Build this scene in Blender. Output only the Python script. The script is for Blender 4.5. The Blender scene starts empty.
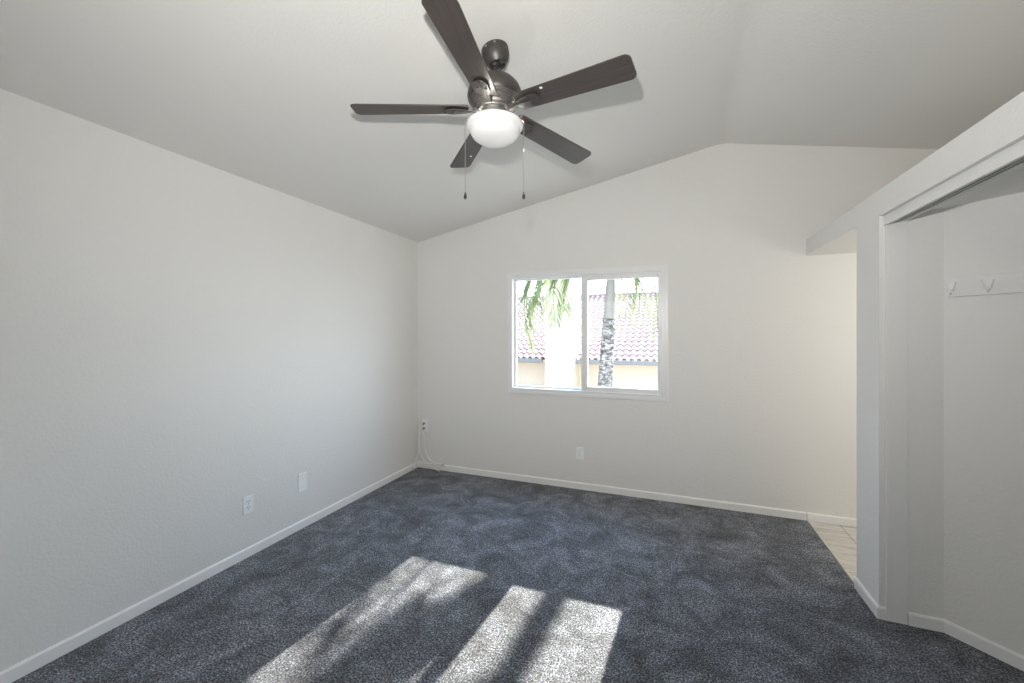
import bpy, bmesh, math, random
from mathutils import Vector, Matrix
R = math.radians
S = bpy.context.scene
COL = S.collection

# ------------------------------------------------------------------ camera, sky, sun, lights, exposure
CAM_H, YAW, F_PX, HORIZON = 1.47, 0.36684, 405.96, 334.69
cd = bpy.data.cameras.new('camera'); cam = bpy.data.objects.new('camera', cd); COL.objects.link(cam)
cam.location = (0, 0, CAM_H); cam.rotation_euler = (math.pi / 2, 0, YAW)
cd.sensor_width = 36.0; cd.lens = F_PX * 36.0 / 1024.0
cd.shift_y = -(341.5 - HORIZON) / 1024.0
cd.clip_start = 0.05; cd.clip_end = 300
S.camera = cam

w = bpy.data.worlds.new('sky'); S.world = w; w.use_nodes = True
wn, wl = w.node_tree.nodes, w.node_tree.links
bg = wn['Background']; bg.inputs['Strength'].default_value = 4.5
SUN_DY, SUN_DX, SUN_DZ = 1.0, 0.085, 0.60            # towards the sun
tc = wn.new('ShaderNodeTexCoord'); sx = wn.new('ShaderNodeSeparateXYZ'); cr = wn.new('ShaderNodeValToRGB')
wl.new(tc.outputs['Generated'], sx.inputs[0]); wl.new(sx.outputs['Z'], cr.inputs[0])
cr.color_ramp.elements[0].color = (0.83, 0.915, 1.0, 1); cr.color_ramp.elements[0].position = 0.0
cr.color_ramp.elements[1].color = (0.36, 0.62, 1.0, 1); cr.color_ramp.elements[1].position = 0.8
dt = wn.new('ShaderNodeVectorMath'); dt.operation = 'DOT_PRODUCT'      # hazy sky, brighter on the sun's side
wl.new(tc.outputs['Generated'], dt.inputs[0]); dt.inputs[1].default_value = Vector((SUN_DX + 0.25, SUN_DY, 0.3)).normalized()
mr = wn.new('ShaderNodeMapRange'); wl.new(dt.outputs['Value'], mr.inputs['Value'])
mr.inputs['From Min'].default_value = 0.3; mr.inputs['From Max'].default_value = 1.0; mr.inputs['To Min'].default_value = 3.2; mr.inputs['To Max'].default_value = 14.0
wl.new(mr.outputs[0], bg.inputs['Strength']); wl.new(cr.outputs[0], bg.inputs[0])


def light(name, kind, loc, energy, color=(1, 1, 1), direction=None, **kw):
    d = bpy.data.lights.new(name, kind); o = bpy.data.objects.new(name, d); COL.objects.link(o)
    o.location = loc; d.energy = energy; d.color = color
    for k, v in kw.items():
        setattr(d, k, v)
    if direction is not None:
        o.rotation_euler = Vector(direction).to_track_quat('-Z', 'Y').to_euler()
    return o


light('sun', 'SUN', (2, 20, 12), 26.0, (1.0, 0.93, 0.82), (-SUN_DX, -SUN_DY, -SUN_DZ), angle=R(0.55))
light('camera_flash', 'SPOT', (-0.08, 0.06, 1.76), 165.0, (1.0, 0.985, 0.955), (-0.24, 0.90, 0.46), shadow_soft_size=0.022, spot_size=R(142), spot_blend=1.0)
light('rear_fill', 'AREA', (-0.9, -1.22, 1.25), 11.5, (1.0, 0.99, 0.97), (0, 1, 0.05), shape='RECTANGLE', size=2.3, size_y=1.9)  # added soft fill behind the camera; the rear wall has no opening
light('hall_lamp', 'POINT', (2.35, 3.15, 1.5), 22.0, (1.0, 0.955, 0.87), shadow_soft_size=0.3)

light('loft_lamp', 'POINT', (2.5, 1.9, 2.42), 2.2, (1.0, 0.88, 0.68), shadow_soft_size=0.1)

vs = S.view_settings
S.display_settings.display_device = 'sRGB'
vs.view_transform = 'Standard'; vs.look = 'None'; vs.gamma = 1.0; vs.use_curve_mapping = False
vs.exposure = 0.0
S.cycles.max_bounces = 10; S.cycles.diffuse_bounces = 6; S.cycles.transparent_max_bounces = 16
S.cycles.use_denoising = True
S.cycles.sample_clamp_indirect = 6.0


# ------------------------------------------------------------------ materials
def srgb(r, g, b):
    return tuple(((c / 255) / 12.92 if c / 255 <= 0.04045 else ((c / 255 + 0.055) / 1.055) ** 2.4) for c in (r, g, b)) + (1.0,)


class Mat:
    def __init__(s, name, color, rough=0.5, metal=0.0, spec=0.5):
        s.m = bpy.data.materials.new(name); s.m.use_nodes = True
        s.n, s.l = s.m.node_tree.nodes, s.m.node_tree.links
        s.b = s.n['Principled BSDF']
        s.b.inputs['Base Color'].default_value = color; s.b.inputs['Roughness'].default_value = rough
        s.b.inputs['Metallic'].default_value = metal; s.b.inputs['Specular IOR Level'].default_value = spec
        s.tc = None

    def coord(s, scale=(1, 1, 1), rot=(0, 0, 0)):
        if s.tc is None:
            s.tc = s.n.new('ShaderNodeTexCoord')
        mp = s.n.new('ShaderNodeMapping'); mp.inputs['Scale'].default_value = scale; mp.inputs['Rotation'].default_value = rot
        s.l.new(s.tc.outputs['Object'], mp.inputs['Vector'])
        return mp.outputs[0]

    def noise(s, scale, detail=3, rough=0.5, vec=None, dist=0.0):
        t = s.n.new('ShaderNodeTexNoise'); t.inputs['Scale'].default_value = scale; t.inputs['Detail'].default_value = detail
        t.inputs['Roughness'].default_value = rough; t.inputs['Distortion'].default_value = dist
        s.l.new(vec if vec is not None else s.coord(), t.inputs['Vector'])
        return t.outputs['Fac']

    def ramp(s, fac, stops):
        r = s.n.new('ShaderNodeValToRGB'); e = r.color_ramp.elements
        while len(e) < len(stops):
            e.new(0.5)
        for k, (p, c) in enumerate(stops):
            e[k].position = p; e[k].color = c
        s.l.new(fac, r.inputs[0])
        return r.outputs[0]

    def mix(s, a, b, fac, mode='MIX'):
        x = s.n.new('ShaderNodeMix'); x.data_type = 'RGBA'; x.blend_type = mode
        for sock, v in ((x.inputs['A'], a), (x.inputs['B'], b), (x.inputs['Factor'], fac)):
            if hasattr(v, 'is_linked') or isinstance(v, bpy.types.NodeSocket):
                s.l.new(v, sock)
            else:
                sock.default_value = v
        return x.outputs['Result']

    def color(s, sock):
        s.l.new(sock, s.b.inputs['Base Color']); return s

    def bump(s, height, strength=0.2, dist=0.002):
        b = s.n.new('ShaderNodeBump'); b.inputs['Strength'].default_value = strength; b.inputs['Distance'].default_value = dist
        s.l.new(height, b.inputs['Height']); s.l.new(b.outputs[0], s.b.inputs['Normal'])
        return s


def plaster(name, c, strength=0.6):
    M_ = Mat(name, c, 0.62, spec=0.25)
    n1 = M_.noise(70, 3, 0.55)
    M_.bump(n1, strength, 0.004)
    return M_.m


MT = {}
MT['wall'] = plaster('orange_peel_wall_paint', (0.80, 0.79, 0.768, 1))
MT['ceiling'] = plaster('ceiling_paint', (0.78, 0.77, 0.74, 1), 0.45)
MT['hall'] = plaster('hall_paint', (0.80, 0.785, 0.75, 1), 0.2)
MT['trim'] = Mat('white_trim_paint', (0.88, 0.875, 0.865, 1), 0.38, spec=0.4).m
MT['jamb'] = Mat('painted_jamb', (0.80, 0.795, 0.78, 1), 0.45, spec=0.35).m
MT['vinyl'] = Mat('white_vinyl', (0.82, 0.825, 0.83, 1), 0.32, spec=0.45).m
MT['plastic'] = Mat('white_plastic', (0.90, 0.91, 0.92, 1), 0.3).m
MT['slot'] = Mat('dark_slot', (0.03, 0.03, 0.03, 1), 0.5).m
MT['screw'] = Mat('painted_screw', (0.6, 0.6, 0.6, 1), 0.4).m
MT['cable'] = Mat('off_white_cable', (0.86, 0.85, 0.82, 1), 0.45).m
MT['connector'] = Mat('cable_connector_metal', (0.6, 0.58, 0.55, 1), 0.35, 0.6).m
MT['plug'] = Mat('grey_plug', (0.30, 0.29, 0.28, 1), 0.5).m
MT['alu'] = Mat('track_aluminium', (0.62, 0.62, 0.58, 1), 0.45, 0.2).m
MT['bronze'] = Mat('dark_pewter_metal', (0.105, 0.098, 0.094, 1), 0.45, 0.75).m
MT['bronze2'] = Mat('ribbed_pewter_metal', (0.22, 0.21, 0.20, 1), 0.5, 0.8).m
MT['chain'] = Mat('pull_chain_metal', (0.42, 0.40, 0.37, 1), 0.4, 0.6).m
MT['fob'] = Mat('dark_fob', (0.03, 0.027, 0.025, 1), 0.4).m
MT['hook'] = Mat('white_enamel_hook', (0.86, 0.86, 0.85, 1), 0.28).m
MT['strip'] = Mat('pale_threshold_strip', (0.60, 0.57, 0.52, 1), 0.4).m
MT['brass'] = Mat('sill_dust', (0.5, 0.45, 0.4, 1), 0.5).m

m = Mat('walnut_blade', (0.04, 0.025, 0.02, 1), 0.42, spec=0.9)
g = m.noise(60, 5, 0.6, m.coord((0.08, 1.0, 1.0)), 0.6)
m.color(m.ramp(g, [(0.3, (0.026, 0.019, 0.0165, 1)), (0.7, (0.070, 0.050, 0.042, 1))])); m.bump(g, 0.08, 0.001)
MT['blade'] = m.m

m = Mat('lit_frosted_glass', (0.74, 0.735, 0.73, 1), 0.25)
m.b.inputs['Emission Color'].default_value = (1.0, 0.975, 0.95, 1); m.b.inputs['Emission Strength'].default_value = 0.16
MT['bowl'] = m.m

m = Mat('carpet', (0.05, 0.05, 0.06, 1), 0.95, spec=0.1)
v = m.coord()
fine = m.noise(120, 4, 0.8, v)
mid = m.noise(38, 4, 0.65, v)
big = m.noise(4.5, 5, 0.68, v, 1.0)
c1 = m.ramp(fine, [(0.38, (0.010, 0.0108, 0.0135, 1)), (0.50, (0.104, 0.110, 0.126, 1)), (0.61, (0.465, 0.485, 0.53, 1))])
c2 = m.ramp(mid, [(0.3, (0.62, 0.62, 0.64, 1)), (0.7, (1.3, 1.3, 1.3, 1))])
c3 = m.ramp(big, [(0.33, (0.52, 0.51, 0.50, 1)), (0.5, (0.96, 0.96, 0.97, 1)), (0.67, (1.6, 1.6, 1.62, 1))])
m.color(m.mix(m.mix(c1, c2, 1.0, 'MULTIPLY'), c3, 1.0, 'MULTIPLY'))
m.bump(fine, 0.9, 0.008)
m.b.inputs['Sheen Weight'].default_value = 0.15; m.b.inputs['Sheen Roughness'].default_value = 0.5
MT['carpet'] = m.m

m = Mat('pale_hall_tile', (0.5, 0.46, 0.40, 1), 0.25)
br = m.n.new('ShaderNodeTexBrick'); m.l.new(m.coord((1, 1, 1), (0, 0, R(90))), br.inputs['Vector'])
br.offset = 0.5; br.inputs['Scale'].default_value = 1.0; br.inputs['Mortar Size'].default_value = 0.003
br.inputs['Brick Width'].default_value = 0.62; br.inputs['Row Height'].default_value = 0.31
br.inputs['Color1'].default_value = (0.68, 0.655, 0.61, 1); br.inputs['Color2'].default_value = (0.62, 0.595, 0.55, 1)
br.inputs['Mortar'].default_value = (0.30, 0.28, 0.26, 1)
vein = m.noise(9, 5, 0.6, m.coord((0.35, 2.2, 1)), 1.2)
m.color(m.mix(br.outputs['Color'], m.ramp(vein, [(0.35, (0.78, 0.76, 0.74, 1)), (0.6, (1.05, 1.05, 1.05, 1))]), 1.0, 'MULTIPLY'))
MT['tile'] = m.m

m = bpy.data.materials.new('window_glass'); m.use_nodes = True
n_, l_ = m.node_tree.nodes, m.node_tree.links
n_.remove(n_['Principled BSDF'])
tr = n_.new('ShaderNodeBsdfTransparent'); tr.inputs[0].default_value = (0.97, 0.985, 0.98, 1)
gl = n_.new('ShaderNodeBsdfGlossy'); gl.inputs['Roughness'].default_value = 0.02
lw = n_.new('ShaderNodeLayerWeight'); lw.inputs['Blend'].default_value = 0.5       # Schlick reflectance of one face
pw = n_.new('ShaderNodeMath'); pw.operation = 'POWER'; l_.new(lw.outputs['Facing'], pw.inputs[0]); pw.inputs[1].default_value = 5.0
fr = n_.new('ShaderNodeMath'); fr.operation = 'MULTIPLY_ADD'; l_.new(pw.outputs[0], fr.inputs[0]); fr.inputs[1].default_value = 0.9; fr.inputs[2].default_value = 0.03
mx = n_.new('ShaderNodeMixShader'); l_.new(fr.outputs[0], mx.inputs[0]); l_.new(tr.outputs[0], mx.inputs[1]); l_.new(gl.outputs[0], mx.inputs[2])
l_.new(mx.outputs[0], n_['Material Output'].inputs[0])
MT['glass'] = m

m = Mat('clay_roof_tile', (0.25, 0.18, 0.16, 1), 0.8)
t = m.noise(1.6, 3, 0.6); m.color(m.ramp(t, [(0.3, (0.43, 0.27, 0.255, 1)), (0.7, (0.52, 0.345, 0.325, 1))]))
MT['rooftile'] = m.m
MT['peach'] = plaster('peach_stucco', (0.80, 0.64, 0.50, 1), 0.3)
MT['cream'] = plaster('cream_stucco', (0.74, 0.66, 0.50, 1), 0.3)
MT['gutter'] = Mat('grey_gutter', (0.27, 0.25, 0.245, 1), 0.5).m
m = Mat('outside_ground', (0.30, 0.28, 0.25, 1), 0.9)
m.color(m.ramp(m.noise(3, 4), [(0.3, (0.24, 0.22, 0.19, 1)), (0.7, (0.36, 0.34, 0.30, 1))])); MT['ground'] = m.m

m = Mat('scarred_palm_bark', (0.25, 0.22, 0.2, 1), 0.9)
v = m.coord((0.8, 0.8, 1.9)); a = m.noise(17, 5, 0.7, v, 1.0)
m.color(m.ramp(a, [(0.44, (0.02, 0.018, 0.017, 1)), (0.49, (0.13, 0.117, 0.11, 1)), (0.55, (0.42, 0.385, 0.365, 1))])); m.bump(a, 0.7, 0.03)
MT['bark'] = m.m
m = Mat('smooth_crownshaft', (0.45, 0.44, 0.36, 1), 0.6)
m.color(m.ramp(m.noise(8, 3, 0.5, m.coord((1, 1, 0.2))), [(0.3, (0.22, 0.20, 0.18, 1)), (0.7, (0.29, 0.265, 0.235, 1))])); MT['shaft'] = m.m
def leafmat(name, c, t):
    m = bpy.data.materials.new(name); m.use_nodes = True
    n, l = m.node_tree.nodes, m.node_tree.links
    b = n['Principled BSDF']; b.inputs['Roughness'].default_value = 0.5
    tcn = n.new('ShaderNodeTexCoord'); nz = n.new('ShaderNodeTexNoise'); nz.inputs['Scale'].default_value = 5; l.new(tcn.outputs['Object'], nz.inputs['Vector'])
    rp = n.new('ShaderNodeValToRGB'); l.new(nz.outputs['Fac'], rp.inputs[0])
    rp.color_ramp.elements[0].position = 0.35; rp.color_ramp.elements[0].color = c[0]; rp.color_ramp.elements[1].position = 0.65; rp.color_ramp.elements[1].color = c[1]
    l.new(rp.outputs[0], b.inputs['Base Color'])
    tl = n.new('ShaderNodeBsdfTranslucent'); tl.inputs[0].default_value = t
    mx = n.new('ShaderNodeMixShader'); mx.inputs[0].default_value = 0.4
    l.new(b.outputs[0], mx.inputs[1]); l.new(tl.outputs[0], mx.inputs[2]); l.new(mx.outputs[0], n['Material Output'].inputs[0])
    return m
MT['leaf'] = leafmat('palm_leaf', [(0.12, 0.18, 0.11, 1), (0.25, 0.29, 0.13, 1)], (0.26, 0.30, 0.12, 1))
MT['rachis'] = Mat('palm_rachis', (0.38, 0.40, 0.16, 1), 0.5).m


# ------------------------------------------------------------------ mesh helpers
def box(bm, x0, x1, y0, y1, z0, z1):
    v = [bm.verts.new(p) for p in ((x0, y0, z0), (x1, y0, z0), (x1, y1, z0), (x0, y1, z0), (x0, y0, z1), (x1, y0, z1), (x1, y1, z1), (x0, y1, z1))]
    for f in ((0, 3, 2, 1), (4, 5, 6, 7), (0, 1, 5, 4), (1, 2, 6, 5), (2, 3, 7, 6), (3, 0, 4, 7)):
        bm.faces.new([v[i] for i in f])


def prism(bm, pts, axis, a, b):
    """polygon pts (2-D) extruded from a to b along axis ('y': pts are x,z; 'z': pts are x,y; 'x': pts are y,z)"""
    def P(p, t):
        return {'y': (p[0], t, p[1]), 'z': (p[0], p[1], t), 'x': (t, p[0], p[1])}[axis]
    A = [bm.verts.new(P(p, a)) for p in pts]; B = [bm.verts.new(P(p, b)) for p in pts]
    bm.faces.new(A); bm.faces.new(B[::-1])
    for i in range(len(pts)):
        j = (i + 1) % len(pts); bm.faces.new((A[j], A[i], B[i], B[j]))


def lathe(bm, prof, n=40, mat=None):
    rings = []
    for r, z in prof:
        if r < 1e-5:
            rings.append([bm.verts.new((0, 0, z))])
        else:
            rings.append([bm.verts.new((r * math.cos(2 * math.pi * k / n), r * math.sin(2 * math.pi * k / n), z)) for k in range(n)])
    for a, b in zip(rings, rings[1:]):
        for k in range(n):
            j = (k + 1) % n
            f = [a[k % len(a)], a[j % len(a)], b[j % len(b)], b[k % len(b)]]
            f = list(dict.fromkeys(f))
            if len(f) > 2:
                bm.faces.new(f)
    if mat is not None:
        vs_ = [v for r_ in rings for v in r_]
        bmesh.ops.transform(bm, matrix=mat, verts=vs_)


def tube(bm, pts, r, n=8, cap=True):
    pts = [Vector(p) for p in pts]; rad = r if isinstance(r, (list, tuple)) else [r] * len(pts)
    rings = []; up = Vector((0.13, 0.31, 0.94))
    for i, p in enumerate(pts):
        d = (pts[min(i + 1, len(pts) - 1)] - pts[max(i - 1, 0)]).normalized()
        u = d.cross(up)
        if u.length < 1e-3:
            u = d.cross(Vector((1, 0, 0)))
        u.normalize(); w_ = d.cross(u)
        rings.append([bm.verts.new(p + (u * math.cos(2 * math.pi * k / n) + w_ * math.sin(2 * math.pi * k / n)) * rad[i]) for k in range(n)])
    for a, b in zip(rings, rings[1:]):
        for k in range(n):
            bm.faces.new((a[k], a[(k + 1) % n], b[(k + 1) % n], b[k]))
    if cap:
        bm.faces.new(rings[0][::-1]); bm.faces.new(rings[-1])


def spline(pts, n=8):
    P = [Vector(p) for p in pts]; P = [P[0] * 2 - P[1]] + P + [P[-1] * 2 - P[-2]]
    out = []
    for i in range(1, len(P) - 2):
        for k in range(n):
            t = k / n; a, b, c, d = P[i - 1], P[i], P[i + 1], P[i + 2]
            out.append(0.5 * ((2 * b) + (c - a) * t + (2 * a - 5 * b + 4 * c - d) * t * t + (3 * b - a - 3 * c + d) * t ** 3))
    out.append(P[-2]); return out


def obj(name, bm, mat, parent=None, bevel=0.0, smooth=False, seg=2, loc=None):
    bmesh.ops.recalc_face_normals(bm, faces=bm.faces)
    me = bpy.data.meshes.new(name); bm.to_mesh(me); bm.free()
    me.materials.append(MT[mat])
    o = bpy.data.objects.new(name, me); COL.objects.link(o)
    if parent is not None:
        o.parent = parent
    if loc is not None:
        o.location = loc
    if smooth:
        me.polygons.foreach_set('use_smooth', [True] * len(me.polygons))
        if smooth != 'all':
            me.set_sharp_from_angle(angle=R(38))
    if bevel:
        b = o.modifiers.new('soft_edge', 'BEVEL'); b.width = bevel; b.segments = seg; b.limit_method = 'ANGLE'
    return o


def empty(name, loc, rz=0.0):
    o = bpy.data.objects.new(name, None); COL.objects.link(o); o.location = loc; o.rotation_euler = (0, 0, rz); o.empty_display_size = 0.1
    return o


def tag(o, label, cat, group=None):
    o['label'] = label; o['category'] = cat
    if group:
        o['group'] = group
    return o


def struct(o, label, cat):
    o['kind'] = 'structure'; o['label'] = label; o['category'] = cat
    return o


def B():
    return bmesh.new()


# ------------------------------------------------------------------ room dimensions (metres)
XL, YB, YR = -2.60, 3.843, -1.30            # left wall, back wall, rear wall
ZL, XRG, ZRG = 2.497, 0.421, 3.091          # eaves height at the left wall, ridge
XW, XO = 1.023, 2.90                        # closet wall plane, outer right wall
SL, SR = (ZRG - ZL) / (XRG - XL), -0.2011
ZO = ZRG + SR * (XO - XRG)
ZS, ZT = 2.096, 2.2205                      # underside and top of the low ceiling over closet and hall
WT = 0.13                                   # wall thickness
WX0, WX1, WZ0, WZ1 = -1.512, -0.016, 0.896, 2.076   # hole of the window

# floor
bm = B(); prism(bm, [(XL, YR), (XW, YR), (XW, 0.70), (1.9, 0.70), (1.9, 2.72), (XW, 2.72), (XW, YB), (XL, YB)], 'z', -0.06, 0.0)
struct(obj('floor', bm, 'carpet'), 'dark blue-grey carpet covering the bedroom and closet floor', 'carpet')
bm = B(); box(bm, XW + 0.012, XO, 2.80, YB, -0.06, -0.002); box(bm, 1.80, XO, YR, 2.80, -0.06, -0.002)
struct(obj('floor_hall', bm, 'tile'), 'pale stone-look tile floor seen through the doorway at the right', 'tile floor')
bm = B(); box(bm, XW + 0.003, XW + 0.013, 2.93, YB - 0.012, -0.05, 0.004)
struct(obj('trim_1', bm, 'strip', bevel=0.002), 'thin pale strip between the carpet and the hall tile', 'threshold strip')

# walls
bm = B(); box(bm, XL - WT, XL, YR - WT, YB + WT, -0.06, ZL + 0.02)
struct(obj('wall_left', bm, 'wall'), 'long plain white wall at the left with textured paint', 'wall')


def gable(x0, x1, z0=-0.06):
    p = [(x0, z0), (x1, z0), (x1, ZRG + SR * (x1 - XRG) if x1 > XRG else ZL + SL * (x1 - XL))]
    if x0 < XRG < x1:
        p.append((XRG, ZRG))
    p.append((x0, ZL + SL * (x0 - XL) if x0 < XRG else ZRG + SR * (x0 - XRG)))
    return p


bm = B()
prism(bm, gable(XL, WX0), 'y', YB, YB + WT)
prism(bm, gable(WX1, XO + WT), 'y', YB, YB + WT)
prism(bm, gable(WX0, WX1, WZ1), 'y', YB, YB + WT)
box(bm, WX0, WX1, YB, YB + WT, -0.06, WZ0)
struct(obj('wall_back', bm, 'wall'), 'white gable wall with the sliding window under the sloped ceiling', 'wall')
bm = B(); prism(bm, gable(XL, XO + WT), 'y', YR - WT, YR)
struct(obj('wall_rear', bm, 'wall'), 'plain wall behind the camera', 'wall')
bm = B(); box(bm, XO, XO + WT, YR, YB, -0.06, ZO + 0.02)
struct(obj('wall_outer', bm, 'hall'), 'far side wall of the hall beyond the closet', 'wall')

# ceiling (two slopes meeting at a ridge)
bm = B()
def ridge(x):            # the two slopes blend over a hand's width each side of the ridge
    d = max(-RB, min(RB, x - XRG)); z = ZRG + (SL if x < XRG else SR) * (x - XRG)
    return z - 0.05 * (RB - abs(d)) ** 2 / (0.5 * RB)


RB = 0.07
rl = [(XRG - RB * (1 - k / 8), ridge(XRG - RB * (1 - k / 8))) for k in range(9)]; rr = [(XRG + RB * k / 8, ridge(XRG + RB * k / 8)) for k in range(9)]
prism(bm, [(XL - WT, ZL - SL * WT)] + rl + [(XRG, ZRG + 0.12), (XL - WT, ZL - SL * WT + 0.12)], 'y', YR - WT, YB + WT)
prism(bm, rr + [(XO + WT, ZRG + SR * (XO + WT - XRG)), (XO + WT, ZRG + SR * (XO + WT - XRG) + 0.12), (XRG, ZRG + 0.12)], 'y', YR - WT, YB + WT)
struct(obj('ceiling', bm, 'ceiling'), 'vaulted white ceiling with a ridge running to the back wall', 'ceiling')

# closet wall: stub beside the hall, header over the opening, near end, low ceiling slab
bm = B()
prism(bm, [(XW, 2.652), (1.135, 2.652), (1.135, 2.645), (1.276, 2.645), (1.276, 2.92), (XW, 2.92)], 'z', -0.06, ZS)    # stub
box(bm, XW, 1.135, 0.70, 2.652, 2.085, ZS)                                              # drywall over the closet opening
box(bm, XW, 1.135, YR, 0.70, -0.06, ZS)
box(bm, XW, XO, YR, YB, ZS, ZT)                                                         # low ceiling slab, a shelf on top
bmesh.ops.remove_doubles(bm, verts=bm.verts, dist=1e-5)
struct(obj('wall_right', bm, 'wall'), 'low white wall at the right with closet opening and hall doorway', 'wall')
bm = B()
prism(bm, [(1.276, 2.645), (1.734, 2.187), (1.734, 0.58), (1.135, 0.58), (1.135, 0.70), (1.63, 0.70), (1.60, 0.70), (1.60, 0.70), (1.60, 0.70)][:2] + [(1.80, 2.22), (1.35, 2.72)], 'z', -0.06, ZS)
box(bm, 1.734, 1.80, 0.6, 2.25, -0.06, ZS)
box(bm, 1.135, 1.80, 0.58, 0.70, -0.06, ZS)
struct(obj('wall_closet', bm, 'wall'), 'angled white wall inside the closet', 'wall')


# baseboards
def baseboard(name, pts, label, h=0.062, t=0.012):
    """a run along pts (2-D), its body to the left of the direction of travel"""
    bm = B(); prof = [(0, 0), (t, 0), (t, h - 0.008), (t * 0.55, h), (0, h)]
    P = [Vector(p) for p in pts]; rows = []
    for i, p in enumerate(P):
        n = []
        if i > 0:
            d = (P[i] - P[i - 1]).normalized(); n.append(Vector((-d.y, d.x)))
        if i < len(P) - 1:
            d = (P[i + 1] - P[i]).normalized(); n.append(Vector((-d.y, d.x)))
        k = n[0] if len(n) == 1 else (n[0] + n[1]) / (1 + n[0].dot(n[1]))
        rows.append([bm.verts.new((p.x + k.x * a, p.y + k.y * a, z)) for a, z in prof])
    for a, b in zip(rows, rows[1:]):
        for k in range(len(prof)):
            j = (k + 1) % len(prof); bm.faces.new((a[k], a[j], b[j], b[k]))
    bm.faces.new(rows[0]); bm.faces.new(rows[-1][::-1])
    return struct(obj(name, bm, 'trim'), label, 'baseboard')


baseboard('baseboard_left', [(XL, YB), (XL, YR)], 'white baseboard along the left wall')
baseboard('baseboard_back', [(XW, YB), (XL + 0.012, YB)], 'white baseboard along the back wall under the window')
baseboard('baseboard_hall', [(XO, YB), (XW + 0.006, YB)], 'white baseboard on the hall stretch of the back wall')
baseboard('baseboard_right', [(1.047, 2.652), (XW, 2.652), (XW, 2.92)], 'short white baseboard on the wall end beside the closet')
baseboard('baseboard_closet', [(1.734, 0.70), (1.734, 2.187), (1.276, 2.645), (1.136, 2.645)], 'white baseboard turning along the angled closet wall')

# closet trim: jamb board, fascia that hides the sliding-door track
bm = B(); box(bm, 1.047, 1.134, 2.636, 2.652, 0.0, 2.085)
struct(obj('trim_2', bm, 'jamb', bevel=0.002), 'flat white jamb board at the far side of the closet opening', 'jamb')
bm = B(); box(bm, 1.040, 1.056, 0.70, 2.652, 2.033, 2.0845)
struct(obj('trim_3', bm, 'jamb', bevel=0.002), 'white fascia board along the top of the closet opening', 'fascia')

tr_ = tag(empty('door_track', (1.095, 1.68, 2.085)), 'pale metal sliding-door track behind the fascia over the closet opening', 'track')
bm = B(); box(bm, -0.034, 0.034, -0.93, 0.93, -0.003, 0.0); obj('mounting_strip', bm, 'alu', tr_)
for x in (-0.032, 0.0, 0.032):
    bm = B(); box(bm, x - 0.0015, x + 0.0015, -0.93, 0.93, -0.036, -0.003)
    box(bm, x - (0.020 if x > 0.03 else 0.006), x + 0.0015, -0.93, 0.93, -0.040, -0.036)
    obj('rail', bm, 'alu', tr_)

# ------------------------------------------------------------------ window
win = struct(empty('window_1', (0, YB, 0)), 'white vinyl sliding window in the back wall, palm and roof outside', 'window')


def frame(x0, x1, z0, z1, t, y0, y1, name, mat='vinyl', parent=None, bevel=0.003, tb=None, tt=None, tl=None, tr=None):
    """rectangular frame; outer size x0..x1, z0..z1, member widths t, relative to YB in y"""
    tl, tr, tb, tt = tl or t, tr or t, tb or t, tt or t
    bm = B()
    box(bm, x0, x0 + tl, y0, y1, z0, z1); box(bm, x1 - tr, x1, y0, y1, z0, z1)
    box(bm, x0 + tl, x1 - tr, y0, y1, z0, z0 + tb); box(bm, x0 + tl, x1 - tr, y0, y1, z1 - tt, z1)
    return obj(name, bm, mat, parent or win, bevel=bevel)


frame(-1.530, 0.002, 0.878, 2.094, 0.030, -0.012, 0.0, 'flange')
frame(-1.5118, -0.0162, 0.8962, 2.0758, 0.040, -0.010, 0.125, 'outer_frame')
sash = frame(-1.474, -0.735, 0.932, 2.040, 0.030, 0.050, 0.085, 'fixed_sash', tl=0.026, tr=0.045, tb=0.022, tt=0.022)
bm = B(); box(bm, -1.450, -0.778, 0.066, 0.070, 0.952, 2.020); obj('pane', bm, 'glass', sash)
sash = frame(-0.772, -0.052, 0.932, 2.040, 0.044, 0.010, 0.044, 'sliding_sash', tl=0.062, tr=0.034, tb=0.046, tt=0.054)
bm = B(); box(bm, -0.714, -0.084, 0.026, 0.030, 0.976, 1.988); obj('pane', bm, 'glass', sash)
bm = B(); box(bm, -0.074, -0.060, -0.010, 0.012, 1.44, 1.53); obj('latch', bm, 'vinyl', sash, bevel=0.004)
bm = B(); box(bm, -0.760, -0.722, 0.004, 0.012, 0.99, 1.97); obj('pull_rail', bm, 'vinyl', sash, bevel=0.003)


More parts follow.
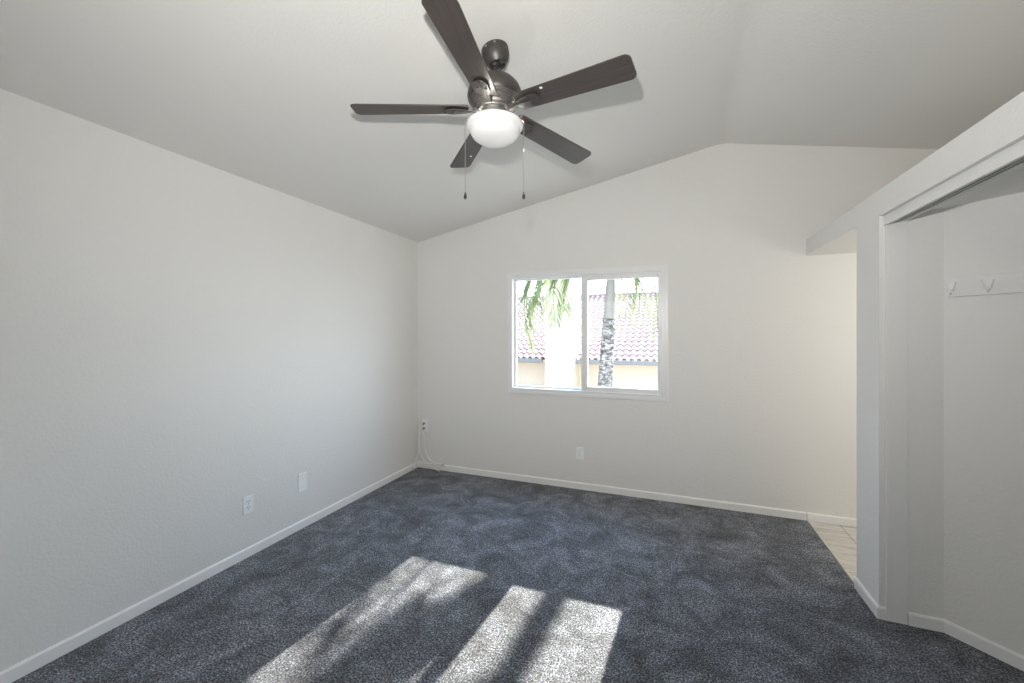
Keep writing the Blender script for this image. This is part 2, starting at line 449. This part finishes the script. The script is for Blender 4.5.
# ------------------------------------------------------------------ outlets and wall plates
def plate(name, loc, rz, label, cat, kind, w_=0.072, h_=0.116):
    """wall plate, facing local -Y, its back at y=0"""
    t = tag(empty(name, loc, rz), label, cat)
    bm = B(); box(bm, -w_ / 2, w_ / 2, -0.007, 0.0, -h_ / 2, h_ / 2); obj('cover_plate', bm, 'plastic', t, bevel=0.003, seg=3)
    if kind == 'duplex':
        for z in (-0.0195, 0.0195):
            bm = B()
            prism(bm, [(0.017 * math.cos(a), max(-0.0135, min(0.0135, 0.017 * math.sin(a))) + z) for a in [2 * math.pi * k / 24 for k in range(24)]], 'y', -0.0092, -0.0068)
            bmesh.ops.remove_doubles(bm, verts=bm.verts, dist=1e-6)
            f = obj('socket', bm, 'plastic', t)
            for sx_, hh in ((-0.0065, 0.0085), (0.0065, 0.007)):
                bm = B(); box(bm, sx_ - 0.0012, sx_ + 0.0012, -0.0097, -0.009, z + 0.002, z + 0.002 + hh); obj('slot', bm, 'slot', f)
            bm = B(); lathe(bm, [(0, 0), (0.0028, 0), (0.0028, 0.0007), (0, 0.0007)], 12, Matrix.Translation((0, -0.009, z - 0.007)) @ Matrix.Rotation(R(90), 4, 'X')); obj('ground_hole', bm, 'slot', f)
        scr = (0.0,)
    elif kind == 'coax':
        scr = (-0.045, 0.045)
    else:
        scr = (-0.03, 0.03)
    for z in scr:
        bm = B(); lathe(bm, [(0, 0), (0.0032, 0), (0.0028, 0.0009), (0, 0.0011)], 14, Matrix.Translation((0, -0.007, z)) @ Matrix.Rotation(R(90), 4, 'X')); obj('screw', bm, 'screw', t)
    return t


plate('wall_outlet', (XL, 1.884, 0.343), R(90), 'white double outlet on the left wall above the baseboard', 'outlet', 'duplex')
plate('blank_plate', (XL, 2.312, 0.347), R(90), 'blank white cover plate on the left wall near the carpet', 'wall plate', 'blank', 0.078, 0.140)
plate('wall_outlet', (-0.784, YB, 0.341), 0, 'white double outlet on the back wall below the window', 'outlet', 'duplex')
cx = plate('cable_plate', (-2.505, YB, 0.470), 0, 'white cable plate with plugged cables low in the back corner', 'wall plate', 'coax', 0.072, 0.13)
for z in (0.022, -0.030):
    bm = B(); lathe(bm, [(0, 0), (0.010, 0), (0.010, 0.004), (0.006, 0.005), (0.006, 0.016), (0, 0.016)], 16, Matrix.Translation((0, -0.007, z)) @ Matrix.Rotation(R(90), 4, 'X'))
    obj('jack', bm, 'connector', cx, smooth=True)


def cable(name, pts, r, label, ends=True, plug=None):
    base = pts[0]
    t = tag(empty(name, base), label, 'cable')
    rel = [Vector(p) - Vector(base) for p in pts]
    sp = spline(rel, 8)
    bm = B(); tube(bm, sp, r, 8); obj('sheath', bm, 'cable', t, smooth=True)
    d = (sp[-1] - sp[-3]).normalized()
    if ends:
        bm = B(); tube(bm, [sp[-1] - d * 0.004, sp[-1] + d * 0.012, sp[-1] + d * 0.0125, sp[-1] + d * 0.026], [r * 1.5, r * 1.5, r * 0.9, r * 0.8], 8); obj('connector', bm, 'connector', t, smooth=True)
    d = (sp[0] - sp[2]).normalized()
    bm = B(); tube(bm, [sp[0] - d * 0.012, sp[0] + d * 0.014], [r * 1.3, r * 1.9], 10); obj('plug', bm, 'plug' if plug else 'cable', t, smooth=True)
    return t


yb = YB
cable('coax_cable', [(-2.505, yb - 0.030, 0.438), (-2.497, yb - 0.034, 0.36), (-2.492, yb - 0.020, 0.26), (-2.480, yb - 0.022, 0.18), (-2.435, yb - 0.020, 0.105), (-2.36, yb - 0.024, 0.072), (-2.275, yb - 0.024, 0.068)], 0.0085,
      'thick white cable curving down from the plate and ending along the back baseboard', plug=True)
cable('coax_cable', [(-2.508, yb - 0.030, 0.490), (-2.541, yb - 0.048, 0.430), (-2.550, yb - 0.055, 0.30), (-2.548, yb - 0.06, 0.19), (-2.570, yb - 0.075, 0.11), (-2.574, yb - 0.100, 0.055), (-2.570, yb - 0.12, 0.022)], 0.0075,
      'white cable running from the plate down the left wall onto the carpet', plug=True)
cable('telephone_cord', [(-2.560, yb - 0.014, 0.235), (-2.552, yb - 0.022, 0.165), (-2.520, yb - 0.024, 0.115), (-2.470, yb - 0.048, 0.075), (-2.40, yb - 0.052, 0.045), (-2.335, yb - 0.052, 0.018), (-2.310, yb - 0.052, 0.010)], 0.0055,
      'thin white cord from the corner ending on the carpet by the back wall')

# ------------------------------------------------------------------ hook rail on the angled closet wall
hd = Vector((1, -1, 0)).normalized()
hr = tag(empty('hook_rail', (1.276, 2.645, 1.70), R(-45)), 'white board with coat hooks on the angled closet wall', 'coat rack')
bm = B(); box(bm, 0.018, 0.62, -0.016, 0.0, -0.046, 0.046); obj('backboard', bm, 'jamb', hr, bevel=0.003)
for k in range(5):
    x = 0.036 + k * 0.122
    bm = B(); box(bm, x - 0.008, x + 0.008, -0.0195, -0.0155, -0.026, 0.022); h = obj('hook', bm, 'hook', hr, bevel=0.002)
    for s_ in (-1, 1):
        pts = spline([(x, -0.020, -0.012), (x + s_ * 0.006, -0.034, -0.016), (x + s_ * 0.014, -0.046, -0.002), (x + s_ * 0.019, -0.048, 0.022)], 6)
        bm = B(); tube(bm, pts, [0.0045] * (len(pts) - 2) + [0.0058, 0.0035], 8); obj('prong', bm, 'hook', h, smooth=True)
    bm = B(); tube(bm, spline([(x, -0.019, -0.020), (x, -0.030, -0.030), (x, -0.040, -0.028), (x, -0.044, -0.018)], 5), 0.0042, 8); obj('prong', bm, 'hook', h, smooth=True)

# ------------------------------------------------------------------ ceiling fan
FX, FY = -0.786, 1.812
ZC = ZL + SL * (FX - XL)
fan = tag(empty('ceiling_fan', (FX, FY, ZC)), 'dark five-blade ceiling fan with a lit white bowl on the sloped ceiling', 'ceiling fan')
tilt = Matrix.Rotation(-math.atan(SL), 4, 'Y')
bm = B(); lathe(bm, [(0, 0.0), (0.066, 0.0), (0.067, -0.009), (0.0655, -0.012), (0.0655, -0.016), (0.067, -0.020), (0.065, -0.038), (0.057, -0.058), (0.046, -0.073), (0.041, -0.079), (0.035, -0.080), (0.031, -0.070), (0.0, -0.068)], 40, tilt)
can = obj('canopy', bm, 'bronze', fan, smooth=True)
for a in (-1.9, -1.2):
    bm = B(); lathe(bm, [(0, 0), (0.005, 0), (0.004, 0.004), (0, 0.005)], 12, tilt @ Matrix.Rotation(a, 4, 'Z') @ Matrix.Translation((0.066, 0, -0.012)) @ Matrix.Rotation(R(90), 4, 'Y')); obj('screw', bm, 'chain', can, smooth=True)
bm = B(); lathe(bm, [(0, -0.06), (0.026, -0.06), (0.027, -0.072), (0.020, -0.084), (0, -0.084)], 24); obj('hanger_ball', bm, 'slot', fan, smooth=True)
ZM = 2.540 - ZC                                    # blade plane, relative to the fan's root
bm = B(); lathe(bm, [(0, -0.08), (0.0125, -0.08), (0.0125, ZM + 0.18), (0, ZM + 0.18)], 20); obj('downrod', bm, 'bronze', fan, smooth=True)
bm = B(); lathe(bm, [(0, ZM + 0.192), (0.020, ZM + 0.192), (0.022, ZM + 0.181), (0.040, ZM + 0.177), (0.072, ZM + 0.168), (0.100, ZM + 0.152), (0.120, ZM + 0.129), (0.130, ZM + 0.105), (0.133, ZM + 0.086), (0.131, ZM + 0.072), (0.124, ZM + 0.064), (0, ZM + 0.064)], 56)
mo = obj('motor_housing', bm, 'bronze', fan, smooth=True)
prof = [(0, ZM + 0.066)]; z = ZM + 0.066; r = 0.124
for k in range(4):
    prof += [(r, z), (r, z - 0.0045), (r - 0.0055, z - 0.0055), (r - 0.0055, z - 0.0085)]; z -= 0.0085; r -= 0.0065
prof += [(0.092, z), (0.088, z - 0.010), (0, z - 0.010)]
bm = B(); lathe(bm, prof, 56); obj('cooling_ribs', bm, 'bronze2', mo, smooth=True)
bm = B(); lathe(bm, [(0, ZM + 0.034), (0.080, ZM + 0.034), (0.084, ZM + 0.030), (0.084, ZM + 0.016), (0.079, ZM + 0.011), (0, ZM + 0.011)], 40); obj('flywheel', bm, 'bronze2', fan, smooth=True)
bm = B(); lathe(bm, [(0, ZM + 0.012), (0.064, ZM + 0.012), (0.064, ZM - 0.030), (0.070, ZM - 0.034), (0.074, ZM - 0.040), (0, ZM - 0.040)], 40); sw = obj('switch_housing', bm, 'bronze2', fan, smooth=True)
bm = B(); lathe(bm, [(0.070, ZM - 0.038), (0.098, ZM - 0.040), (0.1325, ZM - 0.046), (0.1355, ZM - 0.050), (0.137, ZM - 0.056), (0.1362, ZM - 0.063), (0.132, ZM - 0.069), (0.1240, ZM - 0.072), (0.1215, ZM - 0.076), (0.1205, ZM - 0.083), (0.117, ZM - 0.093), (0.107, ZM - 0.109), (0.088, ZM - 0.123), (0.060, ZM - 0.133), (0.030, ZM - 0.138), (0, ZM - 0.1395)], 64)
obj('light_bowl', bm, 'bowl', fan, smooth='all')

for a in (0.6, 2.7, 4.8):            # the lamps' light that leaves the bowl at its upper edge
    lo = light('fan_lamp', 'POINT', (FX + 0.112 * math.cos(a), FY + 0.112 * math.sin(a), ZC + ZM - 0.034), 0.34, (1.0, 0.95, 0.88), shadow_soft_size=0.008)

PH = -1.44486
HUB_UP = 0.026
DROOP = [0.002, -0.022, -0.056, -0.026, -0.028]          # the blades hang slightly towards their tips
PITCH = R(10.5)


def blade_outline(r0, r1, w0, w1, rc0, rc1):
    """outline with rounded corners, along +X"""
    pts = []
    for (x, y, a0, rc) in ((r1 - rc1, w1 / 2 - rc1, 90, rc1), (r1 - rc1, -(w1 / 2 - rc1), 0, rc1), (r0 + rc0, -(w0 / 2 - rc0), -90, rc0), (r0 + rc0, w0 / 2 - rc0, -180, rc0)):
        for k in range(8):
            a = R(a0 - 90 * k / 7); pts.append((x + rc * math.cos(a), y + rc * math.sin(a)))
    return pts


for k in range(5):
    a = PH + k * 2 * math.pi / 5
    dip = math.atan2(DROOP[k], 0.656)
    bm = B(); prism(bm, blade_outline(0.126, 0.672, 0.108, 0.134, 0.018, 0.028), 'z', -0.003, 0.003)
    bl = obj('blade', bm, 'blade', fan, bevel=0.0015)
    bl.matrix_local = Matrix.Translation((0, 0, ZM + HUB_UP)) @ Matrix.Rotation(a, 4, 'Z') @ Matrix.Rotation(-dip, 4, 'Y') @ Matrix.Rotation(-PITCH, 4, 'X')
    # blade iron: arm out of the flywheel and a tongue-shaped pad screwed under the blade
    bm = B()
    tongue = [(0.100, -0.014), (0.140, -0.018), (0.165, -0.030)] + [(0.212 + 0.036 * math.cos(R(t)), 0.036 * math.sin(R(t))) for t in range(-90, 91, 15)] + [(0.165, 0.030), (0.140, 0.018), (0.100, 0.014)]
    prism(bm, tongue, 'z', -0.0125, -0.0085)
    box(bm, 0.070, 0.105, -0.014, 0.014, -0.012, 0.006)
    for sy in (-0.018, 0.018):
        lathe(bm, [(0, -0.009), (0.006, -0.009), (0.006, -0.0025), (0, -0.0025)], 10, Matrix.Translation((0.205, sy, 0)))
    iron = obj('blade_iron', bm, 'bronze', bl, bevel=0.0015)
    bm = B(); prism(bm, [(0.112, -0.0045), (0.200, -0.006), (0.212, 0.0), (0.200, 0.006), (0.112, 0.0045)], 'z', -0.0165, -0.0120); obj('rib', bm, 'bronze', iron, bevel=0.001)
    for sx_, sy in ((0.195, -0.020), (0.195, 0.020), (0.235, 0.0)):
        bm = B(); lathe(bm, [(0, 0.0012), (0.0045, 0.001), (0.005, -0.0012), (0.003, -0.003), (0, -0.0034)], 12, Matrix.Translation((sx_, sy, -0.0135))); obj('screw', bm, 'bronze', iron, smooth=True)
    if k in (1, 3):
        bm = B(); x0 = 0.268 if k == 1 else 0.50
        box(bm, x0, x0 + 0.013, -0.047 if k == 1 else -0.035, -0.036 if k == 1 else -0.022, -0.0036, -0.0031); st = obj('sticker', bm, 'plastic', bl); st['label'] = 'tiny white sticker'

cdir = Vector((math.cos(YAW), math.sin(YAW), 0))
for s_, zb in ((-1, 2.134), (1, 2.134)):
    o_ = cdir * 0.1415 * s_ * (1.015 if s_ < 0 else 0.995); zt = ZM - 0.026
    bm = B(); tube(bm, [cdir * 0.062 * s_ + Vector((0, 0, zt)), cdir * 0.075 * s_ + Vector((0, 0, zt))], 0.004, 8)
    tube(bm, spline([cdir * 0.070 * s_ + Vector((0, 0, zt)), cdir * 0.11 * s_ + Vector((0, 0, zt + 0.001)), o_ * 0.99 + Vector((0, 0, zt - 0.008)), o_ + Vector((0, 0, zt - 0.06)), o_ + Vector((0, 0, zb - ZC + 0.03))], 6), 0.0016, 6)
    zz = zt - 0.07
    while zz > zb - ZC + 0.035:
        lathe(bm, [(0, 0.0022), (0.0022, 0), (0, -0.0022)], 6, Matrix.Translation(o_ + Vector((0, 0, zz)))); zz -= 0.006
    ch = obj('pull_chain', bm, 'chain', fan, smooth=True)
    bm = B(); lathe(bm, [(0, 0.030), (0.0028, 0.029), (0.0032, 0.022), (0.006, 0.016), (0.0078, 0.007), (0.0070, 0.0), (0.0035, -0.005), (0, -0.006)], 16, Matrix.Translation(o_ + Vector((0, 0, zb - ZC)))); fb = obj('fob', bm, 'fob', ch, smooth=True)
    if s_ > 0:
        bm = B(); lathe(bm, [(0, 0.008), (0.0035, 0.007), (0.0035, -0.007), (0, -0.008)], 10, Matrix.Translation(o_ + Vector((0, 0, 2.366 - ZC)))); obj('coupling', bm, 'plastic', ch, smooth=True)

# ------------------------------------------------------------------ outside the window
GZ = -2.7
bm = B(); box(bm, -40, 40, 4.1, 70, GZ - 0.2, GZ)
struct(obj('ground', bm, 'ground'), 'ground of the yard below the window', 'ground')

house = tag(empty('neighbour_house', (-3.0, 17.0, GZ)), 'neighbouring peach stucco house with a clay tile roof beyond the palm', 'house')
HY, EZ = 16.6, 0.50
RUN, PIT = 7.2, 0.435
o0 = Vector((-3.0, 17.0, GZ))
bm = B(); box(bm, -26.7 - o0.x, 1.3 - o0.x, HY - o0.y, HY + 14 - o0.y, 0, EZ - 0.05 - GZ)
obj('wall', bm, 'peach', house)
bm = B(); WV = 0.27; CRS = 0.445; NC = 18; x0, x1 = -27.0, 1.62; NX = int((x1 - x0) / WV * 8)
sl_ = math.hypot(1, PIT); uy, uz = 1 / sl_, PIT / sl_
prev = None
for c in range(NC):
    for e in (0, 1):
        row = []
        for i in range(NX + 1):
            x = x0 + (x1 - x0) * i / NX
            h = 0.042 * math.sin(2 * math.pi * i / 8) + (0.044 if e == 0 else 0.0)
            s_ = (c + e) * CRS
            row.append(bm.verts.new((x - o0.x, 16.0 + s_ * uy - h * uz - o0.y, EZ + s_ * uz + h * uy - GZ)))
        if prev is not None:
            for i in range(NX):
                bm.faces.new((prev[i], prev[i + 1], row[i + 1], row[i]))
        prev = row
yt, zt = 16.0 + NC * CRS * uy, EZ + NC * CRS * uz
low = [bm.verts.new((x - o0.x, y - o0.y, z_ - GZ)) for x, y, z_ in ((x0, yt + 8, EZ), (x1, yt + 8, EZ))]
bm.faces.new((prev[0], prev[NX], low[1], low[0]))
obj('roof', bm, 'rooftile', house)
bm = B()
for k in range(int((x1 - x0) / 0.4)):
    tube(bm, [(x0 + k * 0.4 - o0.x, yt - o0.y, zt + 0.01 - GZ), (x0 + k * 0.4 + 0.42 - o0.x, yt - o0.y, zt + 0.03 - GZ)], 0.10, 8)
obj('ridge_tiles', bm, 'rooftile', house)
bm = B(); box(bm, x0 - o0.x, -4.80 - o0.x, 15.90 - o0.y, 16.02 - o0.y, EZ - 0.18 - GZ, EZ - 0.005 - GZ); obj('gutter', bm, 'gutter', house, bevel=0.02)
bm = B(); box(bm, -3.50 - o0.x, x1 - o0.x, 15.90 - o0.y, 16.02 - o0.y, EZ - 0.18 - GZ, EZ - 0.005 - GZ); box(bm, -3.50 - o0.x, -3.40 - o0.x, 15.90 - o0.y, 16.04 - o0.y, EZ - 0.18 - GZ, EZ + 0.10 - GZ); obj('gutter', bm, 'gutter', house, bevel=0.02)
bm = B(); box(bm, x0 - o0.x, x1 - o0.x, 16.0 - o0.y, HY + 0.02 - o0.y, EZ - 0.14 - GZ, EZ - 0.06 - GZ); obj('soffit', bm, 'peach', house)
bm = B(); box(bm, -4.52 - o0.x, -3.42 - o0.x, 15.35 - o0.y, 16.9 - o0.y, 0, 4.9 - GZ); box(bm, -4.60 - o0.x, -3.34 - o0.x, 15.27 - o0.y, 16.98 - o0.y, 4.9 - GZ, 5.1 - GZ)
obj('chimney', bm, 'cream', house, bevel=0.02)

# palm
rnd = random.Random(7)


def frond(name, parent, path, leaf=0.40, n=52, width=0.022, mat='leaf', spread=1.0, grav=1.0):
    """a feather frond: rachis along the spline path, hanging leaflets in two rows"""
    bm = B(); pts = spline(path, 10); N = len(pts) - 1
    tube(bm, pts, [0.018 * (1 - 0.9 * i / N) + 0.002 for i in range(N + 1)], 6)
    for i in range(n):
        t = 0.12 + 0.88 * (i + 0.5) / n; f = t * N; j = min(int(f), N - 1); q = pts[j].lerp(pts[j + 1], f - j)
        tang = (pts[j + 1] - pts[j]).normalized()
        side = tang.cross(Vector((0, 0, 1)))
        if side.length < 0.15:
            side = Vector((1, 0, 0))
        side.normalize()
        ll = leaf * (0.55 + 0.75 * math.sin(math.pi * min(1, t * 0.9 + 0.08))) * rnd.uniform(0.85, 1.1)
        for s_ in (-1, 1):
            d0 = (side * s_ * rnd.uniform(0.6, 1.0) * spread + tang * rnd.uniform(0.5, 0.9) + Vector((0, 0, rnd.uniform(0.0, 0.2)))).normalized()
            a_ = q.copy(); w_ = width * rnd.uniform(0.7, 1.15); rows = []
            for m_ in range(5):
                u = m_ / 4
                d = (d0 * (1 - u) + Vector((0, 0, -1)) * grav * (0.25 + 1.2 * u) + tang * 0.2).normalized()
                nrm = d.cross(Vector((rnd.uniform(-.3, .3), rnd.uniform(-.3, .3), 1))); nrm = nrm.normalized() if nrm.length > 1e-3 else side
                ww = w_ * (1.0 - 0.92 * u * u) * 0.5
                rows.append((bm.verts.new(a_ + nrm * ww), bm.verts.new(a_ - nrm * ww)))
                a_ = a_ + d * ll / 4
            for r0, r1 in zip(rows, rows[1:]):
                bm.faces.new((r0[0], r0[1], r1[1], r1[0]))
    return obj(name, bm, mat, parent)


def trunk_and_shaft(palm, line, r0, r1, shaft):
    bm = B(); n = len(line); tube(bm, line, [r0 + (r1 - r0) * i / (n - 1) for i in range(n)], 20); obj('trunk', bm, 'bark', palm, smooth=True)
    bm = B(); n = len(shaft); tube(bm, shaft, [r1 * 0.93 * (1 - 0.55 * (i / (n - 1)) ** 2) for i in range(n)], 18); obj('crownshaft', bm, 'shaft', palm, smooth=True)


palm = tag(empty('palm_tree', (-1.33, 8.0, GZ)), 'palm with a scarred grey trunk seen through the right window pane', 'palm tree')
trunk_and_shaft(palm, [(0, 0, -0.1), (0.09, 0, 1.5), (0.19, 0, 3.155), (0.235, 0, 3.95), (0.265, 0, 4.48)], 0.165, 0.118, [(0.265, 0, 4.46), (0.285, 0, 4.9), (0.30, 0, 5.25), (0.31, 0, 5.55)])
CB = Vector((0.30, 0.0, 5.38))
PATHS = [  # relative to the crown
    # hanging left of the trunk
    [(0, 0, 0), (-0.55, -0.15, 0.42), (-1.15, -0.25, 0.38), (-1.55, -0.30, -0.10), (-1.66, -0.30, -0.75), (-1.50, -0.28, -1.45)],
    [(0, 0, 0), (-0.45, 0.2, 0.40), (-1.0, 0.35, 0.30), (-1.55, 0.45, -0.15), (-1.80, 0.45, -0.70), (-1.75, 0.45, -1.05)],
    [(0, 0, 0), (-0.40, 0.0, 0.38), (-0.80, 0.0, 0.34), (-1.08, 0.0, 0.0), (-1.14, 0.0, -0.5), (-1.10, 0.0, -1.0)],
    [(0, 0, 0), (-0.35, -0.25, 0.36), (-0.75, -0.45, 0.36), (-1.10, -0.55, 0.05), (-1.28, -0.6, -0.35), (-1.30, -0.6, -0.62)],
    [(0, 0, 0), (-0.50, -0.35, 0.50), (-1.10, -0.6, 0.50), (-1.62, -0.7, 0.10), (-1.80, -0.7, -0.40), (-1.78, -0.7, -0.90)],
    [(0, 0, 0), (-0.48, 0.05, 0.46), (-1.0, 0.1, 0.46), (-1.38, 0.1, 0.10), (-1.50, 0.1, -0.35), (-1.50, 0.1, -0.80)],
    [(0, 0, 0), (-0.30, 0.15, 0.34), (-0.66, 0.3, 0.34), (-0.92, 0.35, 0.05), (-1.0, 0.35, -0.4), (-1.0, 0.35, -0.72)],
    # hanging right of it
    [(0, 0, 0), (0.12, -0.15, 0.22), (0.26, -0.3, 0.18), (0.33, -0.38, -0.25), (0.31, -0.40, -0.95)],
    [(0, 0, 0), (0.20, 0.1, 0.22), (0.40, 0.2, 0.12), (0.50, 0.25, -0.3), (0.51, 0.25, -0.95)],
    [(0, 0, 0), (0.35, 0.1, 0.40), (0.62, 0.1, 0.32), (0.78, 0.1, -0.15), (0.84, 0.1, -0.70), (0.84, 0.1, -1.20)],
    # upright, above the view
    [(0, 0, 0), (0.10, 0.3, 0.85), (0.20, 0.6, 1.55), (0.32, 0.85, 1.90), (0.42, 1.05, 1.70)],
    [(0, 0, 0), (-0.12, 0, 0.70), (-0.15, 0, 1.20), (0.10, -0.1, 1.50), (0.50, -0.2, 1.45), (0.80, -0.2, 1.20)],
    [(0, 0, 0), (-0.40, 0.2, 0.80), (-1.0, 0.4, 1.20), (-1.6, 0.5, 1.0), (-1.9, 0.5, 0.5)],
    [(0, 0, 0), (-0.40, -0.4, 0.60), (-0.95, -0.9, 0.85), (-1.4, -1.3, 0.6), (-1.6, -1.5, 0.1)],
    [(0, 0, 0), (0.40, 0.3, 0.50), (0.90, 0.5, 0.60), (1.4, 0.6, 0.30), (1.6, 0.6, -0.2)],
]
for k, path in enumerate(PATHS):
    hang = k < 10
    frond('frond', palm, [CB + Vector(q) for q in path], leaf=0.40 if hang else 0.38, n=110 if hang else 34, width=0.020 if hang else 0.046, spread=0.9, grav=0.55 if hang else 1.0)

palm2 = tag(empty('palm_tree', (0.07, 10.0, GZ)), 'slim taller palm just outside the right edge of the window', 'palm tree')
trunk_and_shaft(palm2, [(0, 0, -0.1), (0.0, 0, 3.0), (0.0, 0, 6.0), (0.0, 0, 7.9)], 0.105, 0.075, [(0, 0, 7.88), (0, 0, 8.3), (0, 0, 8.8)])
for az in (-20, -62, -104, -146, -188, 14):
    c, s_ = math.cos(R(az)), math.sin(R(az))
    frond('frond', palm2, [Vector((0, 0, 8.7)) + Vector(q) for q in ((0, 0, 0), (0.4 * c, 0.4 * s_, 0.6), (1.0 * c, 1.0 * s_, 0.9), (1.6 * c, 1.6 * s_, 0.5), (1.9 * c, 1.9 * s_, -0.2))], leaf=0.42, n=44, width=0.03)
PC = Vector((0.07, 10.0, GZ))
for path in ([(0.07, 10, 6.0), (-0.45, 9.7, 6.3), (-0.80, 9.4, 5.7), (-0.74, 9.3, 5.1), (-0.54, 9.3, 4.65), (-0.35, 9.3, 4.28)],
             [(0.07, 10, 6.0), (-0.35, 9.8, 6.2), (-0.62, 9.6, 5.7), (-0.58, 9.5, 5.1), (-0.42, 9.5, 4.7), (-0.33, 9.5, 4.45)],
             [(0.07, 10, 6.0), (-0.22, 9.9, 6.2), (-0.44, 9.8, 5.8), (-0.42, 9.75, 5.3), (-0.33, 9.75, 4.95), (-0.26, 9.75, 4.72)]):
    frond('frond', palm2, [Vector(q) - PC for q in path], leaf=0.40, n=90, width=0.032)
